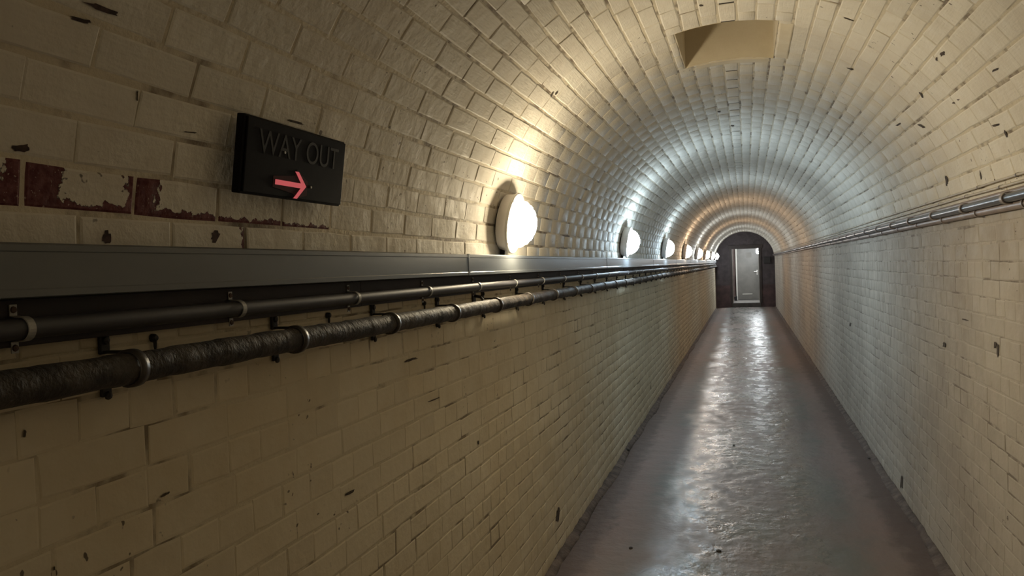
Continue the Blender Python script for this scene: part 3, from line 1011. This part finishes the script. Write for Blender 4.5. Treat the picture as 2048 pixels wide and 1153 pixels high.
# red glow around the lit arrow, painted as a dark red patch
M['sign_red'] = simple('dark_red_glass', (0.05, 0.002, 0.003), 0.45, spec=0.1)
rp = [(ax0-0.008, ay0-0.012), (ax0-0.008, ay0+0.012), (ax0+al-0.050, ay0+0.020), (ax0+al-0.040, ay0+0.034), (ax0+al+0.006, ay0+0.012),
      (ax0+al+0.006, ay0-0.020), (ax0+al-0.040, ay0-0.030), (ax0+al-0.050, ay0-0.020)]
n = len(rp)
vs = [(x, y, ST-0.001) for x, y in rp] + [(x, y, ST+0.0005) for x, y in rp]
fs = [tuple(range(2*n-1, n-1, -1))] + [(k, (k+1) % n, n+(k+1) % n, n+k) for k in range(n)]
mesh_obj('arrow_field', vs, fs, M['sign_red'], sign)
def lettering(txt, x, y, size, sx, mat):
    cu = bpy.data.curves.new('lettering', 'FONT')
    cu.body = txt
    cu.size = size
    cu.extrude = 0.0004
    cu.align_x = 'LEFT'
    to = bpy.data.objects.new('lettering_curve', cu)
    COL.objects.link(to)
    bpy.context.view_layer.update()
    me = bpy.data.meshes.new_from_object(to.evaluated_get(bpy.context.evaluated_depsgraph_get()))
    bpy.data.objects.remove(to)
    bpy.data.curves.remove(cu)
    me.transform(Matrix.Translation((x, y, ST+0.0004)) @ Matrix.Diagonal((sx, 1, 1, 1)))
    me.materials.clear()
    me.materials.append(mat)
    o = bpy.data.objects.new('lettering', me)
    link(o, sign)
M['sign_text_faint'] = simple('almost_worn_off_lettering', (0.0095, 0.009, 0.0095), 0.6, var=0.5, vscale=40)
lettering('WAY', -0.155, 0.008, 0.072, 0.95, M['sign_text_faint'])
lettering('OUT', 0.022, 0.008, 0.072, 0.95, M['sign_text'])
for sx_ in (0.055, -0.06):
    bm = bmesh.new()
    add_lathe(bm, [(0, 0), (0.0035, 0), (0.003, 0.0015), (0, 0.002)], 8, Matrix.Translation((sx_, -0.045 if sx_ > 0 else 0.02, ST)))
    bm_obj('screw', bm, M['saddle'], sign)
lean = math.radians(8)
zn = Vector((math.cos(lean), 0, -math.sin(lean)))
orient(sign, Vector((-0.957, 1.541, 1.852)) - zn*ST, zn)

# ------------------------------------------------------------------ grit on the floor
M['chip'] = simple('dark_stone', (0.035, 0.03, 0.027), 0.8, var=0.4, vscale=50)
def floor_at(px, py):
    dirv = FWD*F_PX + RIGHT*(px-1024) + UP*(576.5-py)
    s = (0.0 - CAM.z)/dirv.z
    return CAM + dirv*s
CHIPS = [(1438, 1104, 0.014, 'dark stone chip on the floor near the centre front'),
         (1254, 902, 0.024, 'largest dark stone at the foot of the left wall'),
         (1738, 918, 0.012, 'dark stone chip on the floor near the right wall'),
         (1468, 892, 0.012, 'dark flat chip in the middle of the floor'),
         (1262, 1098, 0.012, 'dark flat chip on the floor near the left wall front'),
         (1106, 1122, 0.024, 'dark lump at the left wall foot, lower frame edge')]
for px, py, s, lab in CHIPS:
    p = floor_at(px, py)
    bm = bmesh.new()
    bmesh.ops.create_icosphere(bm, subdivisions=2, radius=s)
    for v in bm.verts:
        v.co *= 1 + 0.35*mnoise.noise(v.co*60 + Vector((px, py, 0)))
        v.co.z *= 0.45
    o = bm_obj('stone_chip', bm, M['chip'], None)
    o.location = (p.x, p.y, s*0.3)
    o.rotation_euler = (0, 0, px)
    tag(o, lab, 'stone', 'stone chips on the floor')

# ------------------------------------------------------------------ chipped paint and open joints, cut into the masonry faces
def surface_at(px, py, lift=0.0006):
    """point on the wall or vault face along the line of sight through a photo pixel"""
    d = (FWD*F_PX + RIGHT*(px-1024) + UP*(576.5-py)).normalized()
    best = None
    for xw in (XL + lift, XR - lift):
        if abs(d.x) > 1e-6:
            t_ = (xw - CAM.x)/d.x
            if t_ > 0 and (CAM + d*t_).z < ZS:
                best = t_ if best is None else min(best, t_)
    rr = R - lift
    A = d.x*d.x + d.z*d.z
    B = 2*(d.x*(CAM.x-XC) + d.z*(CAM.z-ZS))
    C_ = (CAM.x-XC)**2 + (CAM.z-ZS)**2 - rr*rr
    t_ = (-B + math.sqrt(B*B - 4*A*C_))/(2*A)
    if t_ > 0 and (CAM + d*t_).z >= ZS:
        best = t_
    return CAM + d*best if best else None
M['bare_red'] = simple('bare_dark_brick', (0.055, 0.030, 0.026), 0.85, var=0.5, vscale=60)
M['open_dark'] = simple('dark_open_joint', (0.07, 0.052, 0.038), 0.9, var=0.4, vscale=60)
FLAKES = [(205, 18, 80, 11, 20, 'bare_red'), (162, 40, 46, 9, 14, 'bare_red'), (42, 296, 34, 16, 0, 'bare_red'), (592, 245, 36, 5, 15, 'open_dark'),
          (213, 475, 18, 26, 0, 'bare_red'), (430, 474, 18, 24, 10, 'bare_red'), (380, 265, 34, 3, 6, 'open_dark'), (275, 192, 3, 22, 0, 'open_dark'),
          (1885, 108, 13, 9, -30, 'open_dark'), (1873, 118, 5, 8, 0, 'open_dark'), (1990, 140, 17, 5, -28, 'open_dark'), (1842, 252, 16, 5, 30, 'open_dark'),
          (1797, 249, 14, 4, -30, 'open_dark'), (1912, 203, 16, 5, -30, 'open_dark'), (1992, 251, 18, 5, -12, 'open_dark'), (2011, 268, 16, 4, 70, 'open_dark'),
          (1843, 191, 16, 4, 55, 'open_dark'), (1402, 11, 12, 4, 0, 'open_dark'), (1113, 187, 12, 3, -50, 'open_dark'), (1104, 190, 12, 3, -60, 'open_dark'),
          (1893, 362, 5, 24, -8, 'open_dark'), (1961, 350, 4, 20, -8, 'open_dark'), (1697, 39, 20, 2, 20, 'open_dark'), (1700, 138, 14, 3, 20, 'open_dark'),
          (1116, 1032, 7, 34, 5, 'open_dark'), (1803, 964, 5, 30, 4, 'open_dark'), (957, 885, 3, 9, 0, 'open_dark'), (50, 868, 6, 15, 4, 'open_dark'),
          (700, 986, 22, 6, -35, 'open_dark'), (109, 1137, 3, 8, 0, 'open_dark'), (868, 800, 26, 3, -22, 'open_dark'), (822, 720, 28, 5, -18, 'open_dark'),
          (330, 990, 20, 6, -28, 'open_dark'), (1990, 690, 5, 16, 4, 'open_dark'), (1888, 690, 6, 12, 0, 'open_dark'), (1995, 700, 5, 30, 3, 'open_dark'),
          (1700, 650, 3, 9, 0, 'open_dark'), (1930, 640, 14, 3, 15, 'open_dark'), (1438, 224, 7, 3, 0, 'open_dark'), (1465, 252, 7, 3, 0, 'open_dark')]
fr = random.Random(3)
for px, py, w, h, ang, mk in FLAKES:
    n = 14
    ca, sa = math.cos(math.radians(ang)), math.sin(math.radians(ang))
    top, bot = [], []
    for k in range(n):
        a = 2*math.pi*k/n
        rr = fr.uniform(0.6, 1.15)
        ex, ey = math.copysign(abs(math.cos(a))**0.7, math.cos(a)), math.copysign(abs(math.sin(a))**0.7, math.sin(a))
        dx, dy = ex*w/2*rr, ey*h/2*rr
        qx, qy = px + dx*ca - dy*sa, py + dx*sa + dy*ca
        top.append(surface_at(qx, qy, 0.0014))
        bot.append(surface_at(qx, qy, -0.003))
    if any(p is None for p in top+bot):
        continue
    c = sum(top, Vector())/n
    vs = [p - c for p in top] + [p - c for p in bot]
    fs = [tuple(range(n))] + [(k, n+k, n+(k+1) % n, (k+1) % n) for k in range(n)]
    host = ceiling if c.z >= ZS else (wall_left if c.x < 0 else wall_right)
    o = mesh_obj('paint_chip' if mk == 'bare_red' else 'open_joint', vs, fs, M[mk], host)
    o.location = c
